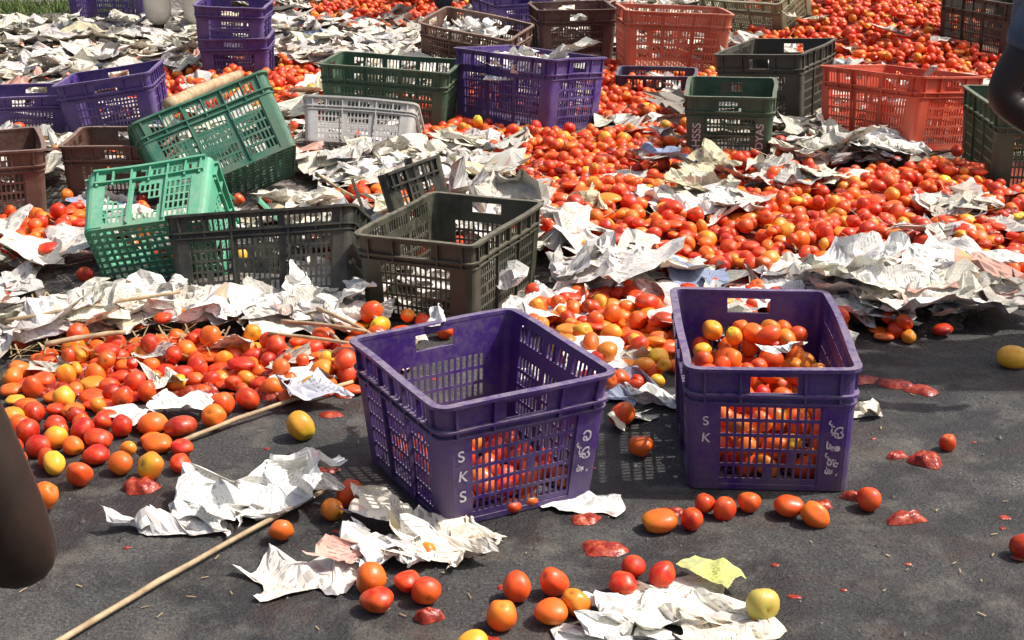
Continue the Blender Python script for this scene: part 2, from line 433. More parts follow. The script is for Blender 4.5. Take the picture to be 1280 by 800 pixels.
# ------------------------------------------------------------ tomatoes
def tomato_base(sub):
    bm = bmesh.new(); bmesh.ops.create_icosphere(bm, subdivisions=sub, radius=1)
    V = np.array([v.co[:] for v in bm.verts]); F = np.array([[v.index for v in f.verts] for f in bm.faces]); bm.free()
    rr = np.hypot(V[:, 0], V[:, 1]); top = (V[:, 2] > 0)
    V2 = V.copy(); V2[:, 2] -= np.where(top, .22 * np.exp(-(rr / .25) ** 2), 0)
    ang = np.arctan2(V[:, 1], V[:, 0]); V2[:, :2] *= (1 + .03 * np.cos(5 * ang) * (rr > .1))[:, None]
    scar = np.where(top, np.exp(-(rr / .16) ** 2), 0); shoulder = np.clip((V[:, 2] - .1) / .9, 0, 1)
    return V2, F, scar, shoulder
PAL = np.array([[.66, .018, .008], [.76, .038, .010], [.82, .075, .012], [.86, .145, .014], [.87, .26, .020], [.89, .45, .035], [.50, .012, .010], [.55, .50, .10]])
def pal_pick(n, w):
    w = np.array(w, float); return rng.choice(len(PAL), n, p=w / w.sum())
def tomatoes(name, P, rad, pi, sub, squash=None):
    B, F, scar, sh = tomato_base(sub); N = len(P)
    sc = np.stack([rng.uniform(.82, 1.08, N), rng.uniform(.82, 1.08, N), rng.uniform(.80, 1.3, N)], 1) * rad[:, None]
    q = rng.normal(size=(N, 4)); q /= np.linalg.norm(q, axis=1)[:, None]
    w, x, y, z = q.T
    Rm = np.stack([1 - 2 * (y * y + z * z), 2 * (x * y - z * w), 2 * (x * z + y * w), 2 * (x * y + z * w), 1 - 2 * (x * x + z * z), 2 * (y * z - x * w),
                   2 * (x * z - y * w), 2 * (y * z + x * w), 1 - 2 * (x * x + y * y)], 1).reshape(N, 3, 3)
    dn = rng.normal(0, .08, (N, 1, 3)); Bn = B[None] * (1 + (B[None] * dn).sum(-1, keepdims=True) + .06 * np.sin(B[None, :, :1] * 3 + rng.uniform(0, 6, (N, 1, 1))) * np.cos(B[None, :, 1:2] * 3))
    L = np.einsum('nij,nkj->nki', Rm, Bn * sc[:, None, :])
    if squash is not None: L = L * np.stack([1 + .35 * squash, 1 + .35 * squash, 1 - .62 * squash], 1)[:, None, :]
    VV = (L + P[:, None, :]).reshape(-1, 3)
    FF = (F[None] + (np.arange(N) * len(B))[:, None, None]).reshape(-1, 3)
    c = PAL[pi] * rng.uniform(.74, 1.08, (N, 1)); c2 = np.clip(c * np.array([1.05, 2.3, 1.4]) + np.array([0, .05, .004]), 0, .9)
    k = (sh[None] ** 1.3 * rng.uniform(0, 1, (N, 1)))[:, :, None]
    CC = c[:, None] * (1 - k) + c2[:, None] * k
    CC = CC * (1 - scar[None, :, None] * .75) + np.array([.06, .05, .015]) * scar[None, :, None] * .75
    return np_mesh(name, VV, FF, M_TOM, CC.reshape(-1, 3))

W_RED = [6, 7, 7, 5, 2.5, .8, 2.5, .0]; W_OR = [2, 4, 6, 7, 5, 2, .5, .1]; W_FAR = [5, 6, 8, 6, 3, .8, 1, 0]
P = []
g = .045
for iy in range(int((13.2 - 3.6) / g)):
    for ix in range(int(8.6 / g)):
        x = -4.3 + (ix + rng.uniform(0, 1)) * g; y = 3.6 + (iy + rng.uniform(0, 1)) * g
        d = y - lerp_tab(FRONT, x)
        if d < -.1 or abs(x) > .42 * y + .35: continue
        if x < -1.2 - (y - 9) * .3 and y > 9: continue
        tv = tval(x, y); far = y > 7.5
        p = .9 if tv > .15 else (.5 if tv > 0 else (.2 if tv > -.6 else .06))
        if far: p *= .8
        if d < .1: p *= .5
        if rng.random() > p or infoot(x, y, .015): continue
        P.append((x, y, hgt(x, y) + rng.uniform(.008, .045) + (.03 * rng.random() if tv < 0 else 0) + (.035 * rng.random() * (noise.noise(Vector((x * 4, y * 4, 2))) > 0) if tv > .3 else 0)))
P = np.array(P); print('pile', len(P))
near = P[:, 1] < 5.3
nf_ = (~near).sum(); tomatoes('tomato_pile', P[~near], rng.uniform(.019, .030, nf_), pal_pick(nf_, W_FAR), 2, np.where(rng.random(nf_) < .25, rng.uniform(.2, .9, nf_), 0))
nn_ = near.sum(); tomatoes('tomato_pile', P[near], rng.uniform(.019, .031, nn_), pal_pick(nn_, W_FAR), 3, np.where(rng.random(nn_) < .35, rng.uniform(.2, .9, nn_), 0))

P = []; rad = []
def try_add(x, y, r, lift=0, mind=.82):
    for (a, b, c), q in zip(P, rad):
        if (a - x) ** 2 + (b - y) ** 2 < ((r + q) * mind) ** 2: return False
    if infoot(x, y, .03): return False
    P.append((x, y, r * .93 + lift)); rad.append(r); return True
hand = [(-.02, 2.30, .038), (.01, 2.40, .034), (.07, 2.32, .033), (.08, 2.42, .030), (.12, 2.35, .030), (-.27, 2.43, .034), (-.25, 2.36, .032), (-.20, 2.43, .027),
        (-.16, 2.39, .032), (-.17, 2.56, .025), (.21, 2.42, .034), (.235, 2.49, .028), (.29, 2.45, .031), (-.35, 2.81, .034), (-.38, 2.73, .03), (-.47, 2.64, .027),
        (.31, 2.69, .032), (.37, 2.69, .029), (.41, 2.76, .028), (.45, 2.74, .026), (.505, 2.77, .029), (.59, 2.75, .036), (.635, 2.71, .029), (.76, 2.78, .03),
        (.30, 3.05, .035), (.27, 3.24, .032), (-.5, 3.15, .036), (1.02, 3.09, .025), (1.35, 3.64, .037), (1.02, 2.57, .03), (.46, 2.33, .036),
        (-.96, 2.60, .030), (-.93, 2.51, .03), (-.07, 2.22, .03), (-1.17, 3.26, .032), (-1.07, 3.1, .034), (-1.03, 2.97, .03), (-.96, 2.9, .032), (-1.0, 2.77, .033), (-.88, 2.96, .03),
        (-.81, 2.94, .036), (-.75, 2.97, .028), (-.95, 3.02, .03), (-.87, 3.2, .036), (-.79, 3.16, .037), (-.72, 3.22, .036), (-.72, 3.31, .034), (-.93, 3.17, .03), (-1.1, 3.2, .03),
        (-1.02, 3.14, .033), (-1.12, 3.35, .032), (-.99, 3.25, .028), (-.66, 3.34, .035), (.04, 2.8, .024), (.0, 2.77, .022)]
hp = {0: 3, 1: 2, 2: 3, 3: 2, 4: 4, 5: 3, 6: 0, 7: 1, 8: 1, 9: 3, 10: 0, 11: 0, 12: 0, 13: 2, 14: 4, 15: 3, 16: 3, 17: 0, 18: 1, 19: 1, 20: 2, 21: 2, 22: 3, 23: 2, 24: 3, 25: 2, 26: 5, 27: 1, 28: 5, 30: 7, 29: 0, 40: 4, 35: 4, 53: 2, 54: 1}
for (x, y, r) in hand: P.append((x, y, r * .9 * .93)); rad.append(r * .9)
nh = len(P)
for (cx, cy, rx, ry, n) in ((-.80, 3.62, .50, .18, 460), (-.55, 3.52, .25, .13, 70), (-1.08, 3.2, .14, .25, 80), (-1.1, 3.5, .22, .2, 110), (.30, 3.72, .17, .30, 150), (.22, 3.95, .25, .12, 50), (.9, 3.85, .25, .08, 40), (-.90, 3.1, .15, .12, 14), (-.3, 3.9, .2, .08, 30)):
    for _ in range(n):
        an = rng.uniform(0, 6.283); q = math.sqrt(rng.random())
        try_add(cx + rx * q * math.cos(an), cy + ry * q * math.sin(an), rng.uniform(.019, .032))
base = list(zip(P[nh:], rad[nh:]))
for (p, r) in base:
    if p[1] > 3.5 and rng.random() < .35: P.append((p[0] + rng.uniform(-.03, .03), p[1] + rng.uniform(-.03, .03), p[2] + .030)); rad.append(r * .95)
pi = pal_pick(len(P), W_RED)
P = np.array(P); rad = np.array(rad)
m = (P[:, 0] > 0) & (P[:, 1] > 3.5); pi[m] = pal_pick(m.sum(), W_OR)
for k, v in hp.items(): pi[k] = v
sq = np.where(rng.random(len(P)) < .4, rng.uniform(.3, 1.0, len(P)), 0); sq[:nh] *= .4
P[:, 2] -= rad * .93 * .55 * sq
tomatoes('loose_tomatoes', P, rad, pi, 3, sq)

def fill_crate(name, cx, cy, rz, hw, hl, layers, topfn, w):
    P = []
    for k in range(layers):
        z = .04 + k * .043
        for _ in range(400):
            u = rng.uniform(-hw, hw); v = rng.uniform(-hl, hl)
            if z > topfn(u, v): continue
            if any((a[0] - u) ** 2 + (a[1] - v) ** 2 + (a[2] - z) ** 2 < .044 ** 2 for a in P): continue
            P.append((u, v, z + rng.uniform(-.006, .006)))
    c, s = math.cos(R(rz)), math.sin(R(rz))
    A = np.array([(cx + u * c - v * s, cy + u * s + v * c, z) for u, v, z in P])
    return tomatoes(name, A, rng.uniform(.022, .029, len(A)), pal_pick(len(A), w), 3)
fill_crate('crated_tomatoes', .575, 3.13, -3, .138, .225, 6, lambda u, v: .175 + .05 * (v / .2), [1, 2, 5, 7, 5, .8, .2, 0])
fill_crate('crated_tomatoes', -.077, 2.947, 28, .14, .17, 2, lambda u, v: .08, W_RED)

V = []; F = []
def splat(x, y, r, h=.012, z0=0):
    s = len(V); n = 26
    V.append((x, y, z0 + h)); sd = rnd.random() * 99; asp = rnd.uniform(.45, .85); ro = rnd.uniform(-.5, .5)
    for ringi, (q, hh) in enumerate(((.35, .95), (.72, .8), (1.0, .001))):
        for k in range(n):
            an = 6.2832 * k / n; rr = r * q * (1 + .5 * noise.noise(Vector((math.cos(an) * 1.3 + sd, math.sin(an) * 1.3, ringi * .3))))
            u, v = rr * math.cos(an), rr * asp * math.sin(an)
            V.append((x + u * math.cos(ro) - v * math.sin(ro), y + u * math.sin(ro) + v * math.cos(ro), z0 + .001 + h * hh * (1 + .6 * noise.noise(Vector((an * 1.2, sd, ringi)))) * (ringi < 2)))
    for k in range(n):
        k2 = (k + 1) % n; F.append((s, s + 1 + k, s + 1 + k2))
        for t in (0, 1): F.append((s + 1 + t * n + k, s + 1 + (t + 1) * n + k, s + 1 + (t + 1) * n + k2, s + 1 + t * n + k2))
for (x, y, r, h) in ((.83, 2.73, .046, .018), (.19, 2.6, .048, .012), (.95, 3.02, .045, .022), (1.0, 3.5, .055, .014), (1.06, 3.46, .04, .012), (.93, 3.53, .04, .01), (.89, 3.05, .03, .01), (-.82, 2.88, .04, .02), (.75, 2.83, .035, .015),
                     (-.155, 2.33, .03, .02), (.155, 2.73, .035, .01), (-.62, 3.42, .05, .02), (-.45, 3.3, .03, .006), (1.03, 2.56, .03, .012), (.34, 2.76, .03, .01), (.66, 2.79, .03, .012), (-.05, 2.24, .035, .01), (-.42, 2.97, .03, .008)):
    splat(x, y, r, h)
for _ in range(130):
    x = rng.uniform(-1.25, -.4); y = rng.uniform(3.42, 3.85); splat(x, y, rng.uniform(.02, .045), rng.uniform(.003, .02))
for _ in range(34):
    x = rng.uniform(-1.15, 1.2); y = rng.uniform(2.3, 3.7)
    if not infoot(x, y, .05): splat(x, y, rng.uniform(.004, .014), .002)
for _ in range(300):
    x = rng.uniform(-1.5, 1.8); y = rng.uniform(3.9, 6.5)
    if tval(x, y) > -.3 and not infoot(x, y, .04): splat(x, y, rng.uniform(.02, .05), .012, hgt(x, y) + rng.uniform(.02, .05))
mesh_obj('squashed_tomato', V, F, M_PULP, smooth=True)

# ------------------------------------------------------------ newspaper
PV = []; PF = []; PC = []; PU = []; pcount = [0]
def sheet(x, y, w, h, rot, crump=1.0, res=14, z=0, tint=None, tilt=(0, 0), lift=.0, folds=7, drape=False):
    nu = res; nv = max(5, int(res * h / w))
    U, Vv = np.meshgrid(np.linspace(-w / 2, w / 2, nu), np.linspace(-h / 2, h / 2, nv))
    ea, eb, ec, ed = rng.uniform(-.22, .22, 4); U = U * (1 + ea * Vv / h + .10 * np.sin(Vv * rng.uniform(10, 40) + ec)); Vv = Vv * (1 + eb * U / w + .10 * np.sin(U * rng.uniform(10, 40) + ed))
    U = U + rng.normal(0, .13 * w / nu, U.shape); Vv = Vv + rng.normal(0, .13 * w / nu, U.shape)
    Z = np.zeros_like(U); DX = np.zeros_like(U); DY = np.zeros_like(U)
    for k in range(folds):
        an = rng.uniform(0, math.pi); lam = rng.uniform(.045, .16) * (1 if k > 1 else 2.0); ph = rng.uniform(0, 1)
        d = (U * math.cos(an) + Vv * math.sin(an)) / lam + ph + rng.uniform(0, .3) * np.sin(U * rng.uniform(5, 25) + Vv * rng.uniform(5, 25))
        tri = np.abs((d % 1) - .5) * 2
        mask = .5 + .5 * np.sin(U * rng.uniform(6, 18) + Vv * rng.uniform(6, 18) + rng.uniform(0, 6))
        Z += (tri - .5) * lam * .235 * crump * mask
        DX += (tri - .5) * lam * .24 * crump * math.cos(an + 1); DY += (tri - .5) * lam * .24 * crump * math.sin(an + 1)
    k = max(.5, 1 - .2 * crump)
    X = U * k + DX; Y = Vv * k + DY
    e = np.maximum(np.abs(U) / (w / 2), np.abs(Vv) / (h / 2)); Z = Z - Z.mean() + .35 * Z.std(); Z = np.where(Z < 0, -Z * .35, Z)
    Z = Z + lift * e ** 2 * rng.uniform(0, 1) * (.5 + .5 * np.sin(U * 9 + rng.uniform(0, 6))) + .003
    Z += tilt[0] * (X + w / 2) + tilt[1] * (Y + h / 2)
    c, s = math.cos(rot), math.sin(rot)
    WX = x + X * c - Y * s; WY = y + X * s + Y * c
    if drape:
        G = np.array([[hgt(a, b) for a, b in zip(r1, r2)] for r1, r2 in zip(WX, WY)])
        WZ = G + Z + z
    else: WZ = Z + z
    base = pcount[0]
    PV.append(np.stack([WX, WY, WZ], -1).reshape(-1, 3))
    idx = np.arange(nu * nv).reshape(nv, nu) + base
    PF.append(np.stack([idx[:-1, :-1], idx[:-1, 1:], idx[1:, 1:], idx[1:, :-1]], -1).reshape(-1, 4))
    t = np.array(tint) if tint is not None else np.array([.80, .77, .71]) * rng.uniform(.62, 1.0) * np.array([1, rng.uniform(.95, 1.0), rng.uniform(.84, 1.0)])
    PC.append(np.tile(t, (nu * nv, 1)))
    ou, ov = rng.uniform(0, 5, 2); ra = rng.choice([0, math.pi / 2]) + rng.normal(0, .02)
    UU = U * math.cos(ra) - Vv * math.sin(ra) + ou; VV = U * math.sin(ra) + Vv * math.cos(ra) + ov
    PU.append(np.stack([UU, VV], -1).reshape(-1, 2)); pcount[0] += nu * nv
def flush(name, smooth=False):
    o = np_mesh(name, np.vstack(PV), np.vstack(PF), M_PAPER, np.vstack(PC), np.vstack(PU), smooth)
    PV.clear(); PF.clear(); PC.clear(); PU.clear(); pcount[0] = 0
    return o

WH = [.81, .79, .73]
sheet(-.52, 2.82, .36, .24, .5, .9, 34, tint=WH, lift=.08, folds=8)
sheet(-.72, 2.72, .22, .17, .2, 1.3, 24, tint=[.68, .66, .62], folds=8, lift=.04)
sheet(-.63, 2.74, .2, .16, 1.2, 1.0, 20, tint=WH, folds=7, z=.012)
flush('crumpled_newspaper')
sheet(-.20, 2.66, .34, .18, -.5, .8, 32, tint=[.78, .70, .57], lift=.06, folds=8)
sheet(-.38, 2.49, .32, .13, .25, .9, 28, tint=[.74, .68, .60], folds=8)
sheet(-.12, 2.57, .24, .16, .9, .9, 26, tint=[.78, .71, .58], folds=8, z=.01)
sheet(-.24, 2.56, .2, .18, .1, 1.2, 22, tint=WH, z=.02, folds=8)
sheet(-.32, 2.53, .12, .1, .8, 1.1, 14, tint=[.70, .40, .33], z=.025, folds=8)
flush('crumpled_newspaper')
sheet(.30, 2.36, .34, .20, .4, .9, 32, tint=[.78, .75, .64], folds=8, lift=.05)
sheet(.20, 2.28, .24, .18, 1.0, 1.1, 24, tint=WH, folds=8)
sheet(.38, 2.28, .2, .16, -.3, 1.1, 22, tint=[.74, .66, .52], folds=8)
sheet(.385, 2.45, .14, .07, -.9, .5, 16, z=.03, tint=[.62, .66, .20], folds=4)
flush('crumpled_newspaper')
for a in ((.14, 2.80, .2, .09, -.1, .5, 18), (-.02, 2.83, .08, .06, .4, .6, 10)): sheet(*a, tint=WH)
sheet(.22, 3.60, .16, .24, .0, .25, 18, tint=WH, z=.02, tilt=(0, .15))
sheet(-.82, 3.30, .18, .10, .1, .9, 18, tint=WH, z=.03); sheet(-.93, 3.24, .16, .08, -.3, .9, 16, tint=WH, z=.02)
sheet(-.52, 3.42, .16, .22, .5, .9, 20, tint=[.6, .6, .64], z=.03)
sheet(.28, 3.44, .22, .14, .7, 1.0, 18, tint=[.3, .33, .42]); sheet(.36, 3.36, .16, .1, 0, 1.0, 14, tint=WH)
sheet(.64, 3.17, .10, .08, .3, .7, 12, z=.215, tint=WH)
sheet(-.18, 3.18, .10, .07, 1.3, .7, 12, z=.285, tint=WH)
for (x, y) in ((-.9, 3.45), (-.6, 3.58), (-1.1, 3.4), (-.45, 3.6), (-.95, 3.62), (-.75, 3.7), (.15, 3.45), (.32, 3.6), (.9, 3.75), (-.3, 3.75), (-1.2, 3.55), (.85, 3.3), (.08, 3.5), (-.35, 3.5), (.3, 3.25)):
    sheet(x, y, rng.uniform(.08, .18), rng.uniform(.05, .1), rng.uniform(0, 6), 1.0, 14, z=.03 if y > 3.4 else 0)
flush('newspaper_pieces')
for (x, y, w, h, r, c) in ((-.72, 3.98, .44, .30, .3, .9), (-.88, 3.95, .36, .26, -.4, 1.0), (-.56, 4.0, .38, .30, 1.1, 1.1), (-.60, 3.9, .34, .22, .2, .9), (-.45, 4.0, .3, .26, .8, 1.0), (-1.26, 3.82, .42, .2, .1, .8), (-1.1, 3.95, .36, .24, .5, .9),
                          (1.15, 4.15, .55, .34, .4, .6), (1.32, 4.20, .55, .36, .9, .6), (.98, 4.25, .46, .3, -.3, .7), (1.2, 4.0, .44, .3, .1, .7), (1.05, 4.05, .4, .24, 1.2, .8), (1.36, 4.05, .36, .26, -.6, .8), (.8, 4.15, .3, .22, .6, .9),
                          (.12, 4.03, .3, .26, .3, .9), (.3, 4.25, .36, .26, .5, .9), (.42, 4.1, .3, .2, 1.3, .9), (.62, 5.0, .4, .3, .3, .8), (.7, 5.15, .4, .26, 1.3, .8), (1.3, 5.9, .45, .3, .4, .8), (1.6, 5.95, .4, .3, 1.1, .8), (-.28, 5.3, .3, .3, .4, 1.2), (-.2, 5.6, .4, .3, 1.4, .9), (-.6, 5.6, .4, .3, .2, .9)):
    sheet(x, y, w, h, r, c, 28, z=.02, tint=WH if rng.random() < .6 else None, drape=True, lift=.09, folds=8, tilt=(rng.uniform(0, .12), rng.uniform(0, .12)))
flush('crumpled_newspaper')
n = 0
for _ in range(15000):
    y = 3.6 + 9.4 * rng.random() ** .9; x = rng.uniform(-1, 1) * (.40 * y + .4)
    d = y - lerp_tab(FRONT, x)
    if d < .02: continue
    if x < -1.9 - (y - 9.0) * .2 and y > 10.3: continue
    tv = tval(x, y)
    p = .8 if tv < -.1 else (.3 if tv < .15 else .035)
    if rng.random() > p: continue
    w = .09 + .28 * rng.random() ** 1.7
    if infoot(x, y, w * .42): continue
    tint = None; q = rng.random()
    if q < .10: tint = [(.60, .54, .36), (.28, .33, .45), (.60, .34, .27), (.28, .25, .21), (.12, .11, .10), (.40, .37, .33)][rng.integers(6)]
    zz = rng.uniform(.0, .03)
    tl = (rng.uniform(0, .25), rng.uniform(0, .25))
    if y < 6.5: sheet(x, y, w, w * rng.uniform(.4, .95), rng.uniform(0, 6.28), rng.uniform(.5, 1.5), 13, z=zz, drape=True, tint=tint, lift=.04, folds=6, tilt=tl)
    else: sheet(x, y, w * 1.15, w * rng.uniform(.5, .9), rng.uniform(0, 6.28), rng.uniform(.6, 1.6), 9, z=hgt(x, y) + zz, tint=tint, lift=.04, folds=6, tilt=tl)
    n += 1
    if n > 3500: break
print('papers', n)
for (cx, cy, cz, k, w) in ((.07, 6.84, .24, 8, .2), (-.22, 8.4, .2, 5, .2), (1.72, 6.38, .20, 2, .14), (.36, 8.8, .2, 3, .2), (-.18, 4.22, .015, 3, .15)):
    for _ in range(k): sheet(cx + rng.uniform(-.12, .12), cy + rng.uniform(-.12, .12), w * 1.3, w, rng.uniform(0, 6), 1.6, 14, z=cz + rng.uniform(0, .06), tint=WH, lift=.05)
flush('newspaper_litter')

# ------------------------------------------------------------ sticks, straw
def stick(name, p, q, r0, r1, mat, bend=.01, seg=10):
    p = Vector(p); q = Vector(q); d = (q - p); sd = Vector((-d.y, d.x, 0)).normalized(); up = Vector((0, 0, 1)); V = []; F = []; n = 7
    for i in range(seg + 1):
        t = i / seg; c = p + d * t + sd * bend * math.sin(t * 3.14) + sd * .003 * noise.noise(Vector((t * 9, p.x * 9, 0))); r = r0 + (r1 - r0) * t
        if i % 4 == 0: r *= 1.12
        for k in range(n):
            a = 6.2832 * k / n; V.append(c + sd * r * math.cos(a) + up * r * math.sin(a))
    for i in range(seg):
        for k in range(n):
            k2 = (k + 1) % n; F.append((i * n + k, i * n + k2, (i + 1) * n + k2, (i + 1) * n + k))
    F.append(tuple(range(n))[::-1]); F.append(tuple(seg * n + k for k in range(n)))
    return mesh_obj(name, V, F, mat, smooth=True)
stick('bamboo_stick', (-.84, 2.18, .012), (-.41, 2.84, .016), .0065, .005, M_WOOD)
stick('bamboo_stick', (-.82, 3.06, .012), (-.41, 3.45, .03), .006, .005, M_WOOD, .02)
stick('bamboo_stick', (-1.25, 3.62, .07), (-1.06, 3.72, .07), .008, .007, M_WOOD)
stick('bamboo_stick', (-.60, 3.94, .06), (-.42, 3.56, .05), .006, .005, M_WOOD)
stick('bamboo_stick', (-.64, 3.78, .08), (-.40, 3.70, .08), .006, .005, M_WOOD)
stick('bamboo_stick', (-.66, 3.68, .08), (-.38, 3.60, .07), .005, .005, M_WOOD)
stick('bamboo_stick', (-.55, 3.86, .09), (-.36, 3.66, .07), .006, .005, M_WOOD)
stick('bamboo_stick', (-1.4, 3.75, .09), (-.95, 3.92, .12), .006, .005, M_WOOD)
stick('bamboo_stick', (-.5, 5.0, .09), (-.75, 5.4, .12), .007, .006, M_WOOD)
stick('wooden_pole', (-1.40, 5.85, .30), (-1.36, 7.2, .20), .028, .024, M_WOOD, .02)
stick('wooden_pole', (-.6, 9.9, .1), (.2, 10.2, .12), .022, .02, M_WOOD, .02)
V = []; F = []
for k in range(1300):
    if k < 420: x = rng.uniform(-1.45, -.8); y = rng.uniform(3.6, 4.1); z = .03 + hgt(x, y)
    elif k < 520: x = rng.uniform(-1.1, 1.2); y = rng.uniform(2.3, 3.5); z = .004
    else:
        y = rng.uniform(4, 10); x = rng.uniform(-1, 1) * .4 * y; z = hgt(x, y) + .05
    if infoot(x, y, .05): continue
    l = rng.uniform(.02, .09) if k >= 520 or k < 420 else rng.uniform(.006, .02); an = rng.uniform(0, 6.28); w = rng.uniform(.0012, .003) * (1 if not 420 <= k < 520 else .6)
    dx, dy = math.cos(an) * l, math.sin(an) * l; dz = rng.uniform(0, .03) if not 420 <= k < 520 else 0; s = len(V)
    V += [(x - dy / l * w, y + dx / l * w, z), (x + dy / l * w, y - dx / l * w, z), (x + dx + dy / l * w, y + dy - dx / l * w, z + dz), (x + dx - dy / l * w, y + dy + dx / l * w, z + dz)]
    F.append((s, s + 1, s + 2, s + 3))
mesh_obj('straw_litter', V, F, M_STRAW)
V = []; F = []
for k in range(1300):
    x = rng.uniform(-1.6, 1.8); y = rng.uniform(2.1, 4.2)
    if infoot(x, y, .0): continue
    r = rng.uniform(.0012, .004) * (2.4 if rng.random() < .06 else 1); s = len(V)
    V += [(x + r * 1.3, y, .001), (x, y + r, .001), (x - r, y, .001), (x, y - r * 1.2, .001), (x + r * .2, y, r * 1.1)]
    F += [(s, s + 1, s + 4), (s + 1, s + 2, s + 4), (s + 2, s + 3, s + 4), (s + 3, s, s + 4)]
mesh_obj('gravel_grit', V, F, m_simple('grit', (.04, .04, .04), (.18, .16, .14), 90, .9))

# ------------------------------------------------------------ grass verge
V = []; F = []
for k in range(14000):
    if k < 9000: x = rng.uniform(-4.8, -2.9); y = rng.uniform(9.6, 11.6)
    else: x = rng.uniform(-2.3, -1.2); y = rng.uniform(11.0, 12.8)
    if noise.noise(Vector((x * 2, y * 2, 7))) < -.3 or infoot(x, y, .03): continue
    h = rng.uniform(.03, .10); an = rng.uniform(0, 6.28); w = .006; s = len(V); lx, ly = rng.normal(0, .03, 2); z = max(0, hgt(x, y))
    V += [(x - w * math.cos(an), y - w * math.sin(an), z), (x + w * math.cos(an), y + w * math.sin(an), z), (x + lx, y + ly, z + h)]
    F.append((s, s + 1, s + 2))
mesh_obj('grass_verge', V, F, M_GRASS)

# ------------------------------------------------------------ people
def skinned(name, verts, edges, radii, mat, parent, sub=2):
    me = bpy.data.meshes.new(name); me.from_pydata(verts, edges, []); ob = bpy.data.objects.new(name, me); COL.objects.link(ob)
    md = ob.modifiers.new('s', 'SKIN'); md.use_smooth_shade = True
    for i, r in enumerate(radii):
        me.skin_vertices[0].data[i].radius = (r, r) if not isinstance(r, tuple) else r
    me.skin_vertices[0].data[0].use_root = True
    sb = ob.modifiers.new('b', 'SUBSURF'); sb.levels = sub; sb.render_levels = sub
    dg = bpy.context.evaluated_depsgraph_get(); nm = bpy.data.meshes.new_from_object(ob.evaluated_get(dg))
    bpy.data.objects.remove(ob); nm.materials.clear(); nm.materials.append(mat)
    nm.polygons.foreach_set('use_smooth', [True] * len(nm.polygons))
    o = bpy.data.objects.new(name, nm); COL.objects.link(o); o.parent = parent; return o
M_HAIR = m_simple('black_hair', (.006, .006, .006), (.015, .013, .012), 60, .6, .8)
M_EYE = m_simple('eye_white', (.6, .58, .55), (.65, .63, .6), 10, .3)
def head(parent, c, fwd, mat=None):
    f = Vector(fwd).normalized(); r = f.cross(Vector((0, 0, 1))).normalized(); u = r.cross(f)
    B = Matrix((r, f, u)).transposed().to_4x4(); B.translation = Vector(c)
    bm = bmesh.new(); bmesh.ops.create_uvsphere(bm, u_segments=32, v_segments=24, radius=1)
    for v in bm.verts:
        x, y, z = v.co; jaw = 1 - .28 * max(0, -z) ** 1.3
        nose = .26 * math.exp(-(x / .16) ** 2 - ((z + .12) / .24) ** 2) * (y > 0)
        brow = .05 * math.exp(-(x / .5) ** 2 - ((z - .22) / .1) ** 2) * (y > 0)
        eye = -.10 * (math.exp(-((abs(x) - .36) / .15) ** 2 - ((z - .05) / .1) ** 2)) * (y > 0)
        mouth = .05 * math.exp(-(x / .28) ** 2 - ((z + .48) / .07) ** 2) * (y > 0)
        v.co = Vector((x * .075 * jaw, (y + nose + brow + eye + mouth) * .093 * (.92 + .08 * jaw), z * .115))
    me = bpy.data.meshes.new('face'); bm.to_mesh(me); bm.free(); me.materials.append(M_SKIN)
    me.polygons.foreach_set('use_smooth', [True] * len(me.polygons))
    o = bpy.data.objects.new('face', me); COL.objects.link(o); o.matrix_world = B; o.parent = parent
    bm = bmesh.new(); bmesh.ops.create_uvsphere(bm, u_segments=32, v_segments=20, radius=1)
    bmesh.ops.delete(bm, geom=[v for v in bm.verts if v.co.z < .05 + .55 * max(0, v.co.y) - .5 * max(0, -v.co.y)], context='VERTS')
    for v in bm.verts: v.co = Vector((v.co.x * .081, v.co.y * .099, v.co.z * .123)) * (1 + .02 * noise.noise(v.co * 9))
    me = bpy.data.meshes.new('hair'); bm.to_mesh(me); bm.free(); me.materials.append(M_HAIR)
    o = bpy.data.objects.new('hair', me); COL.objects.link(o); o.matrix_world = B; o.parent = parent
    for sx in (-1, 1):
        for nm, mt, off, sc in (('ear', M_SKIN, (sx * .074, -.005, -.004), (.010, .018, .030)), ('eye', M_EYE, (sx * .028, .079, .006), (.013, .010, .008)), ('pupil', M_HAIR, (sx * .028, .087, .006), (.005, .003, .005))):
            bm = bmesh.new(); bmesh.ops.create_uvsphere(bm, u_segments=16, v_segments=10, radius=1)
            me = bpy.data.meshes.new(nm); bm.to_mesh(me); bm.free(); me.materials.append(mt)
            me.polygons.foreach_set('use_smooth', [True] * len(me.polygons))
            o = bpy.data.objects.new(nm, me); COL.objects.link(o)
            o.matrix_world = B @ Matrix.Translation(off) @ Matrix.Diagonal((*sc, 1)); o.parent = parent
def handm(parent, w, d, side):
    w = Vector(w); d = Vector(d).normalized(); s = Vector(side); s = (s - d * s.dot(d)).normalized(); n = d.cross(s)
    if n.z > 0: n = -n
    skinned('palm', [w - d * .02, w + d * .03, w + d * .085], [(0, 1), (1, 2)], [(.026, .02), (.034, .016), (.038, .014)], M_SKIN, parent)
    for k, (o, l) in enumerate(((.028, .070), (.010, .080), (-.009, .074), (-.027, .058))):
        b = w + d * .08 + s * o
        skinned('finger', [b - d * .02, b + d * l * .45 + n * .006, b + d * l * .75 + n * .022, b + d * l * .9 + n * .04], [(0, 1), (1, 2), (2, 3)], [.009, .0088, .008, .0065], M_SKIN, parent)
    b = w + d * .03 + s * .022
    skinned('thumb', [b, b + d * .025 + s * .03, b + d * .055 + s * .04 + n * .01], [(0, 1), (1, 2)], [.012, .0105, .008], M_SKIN, parent)
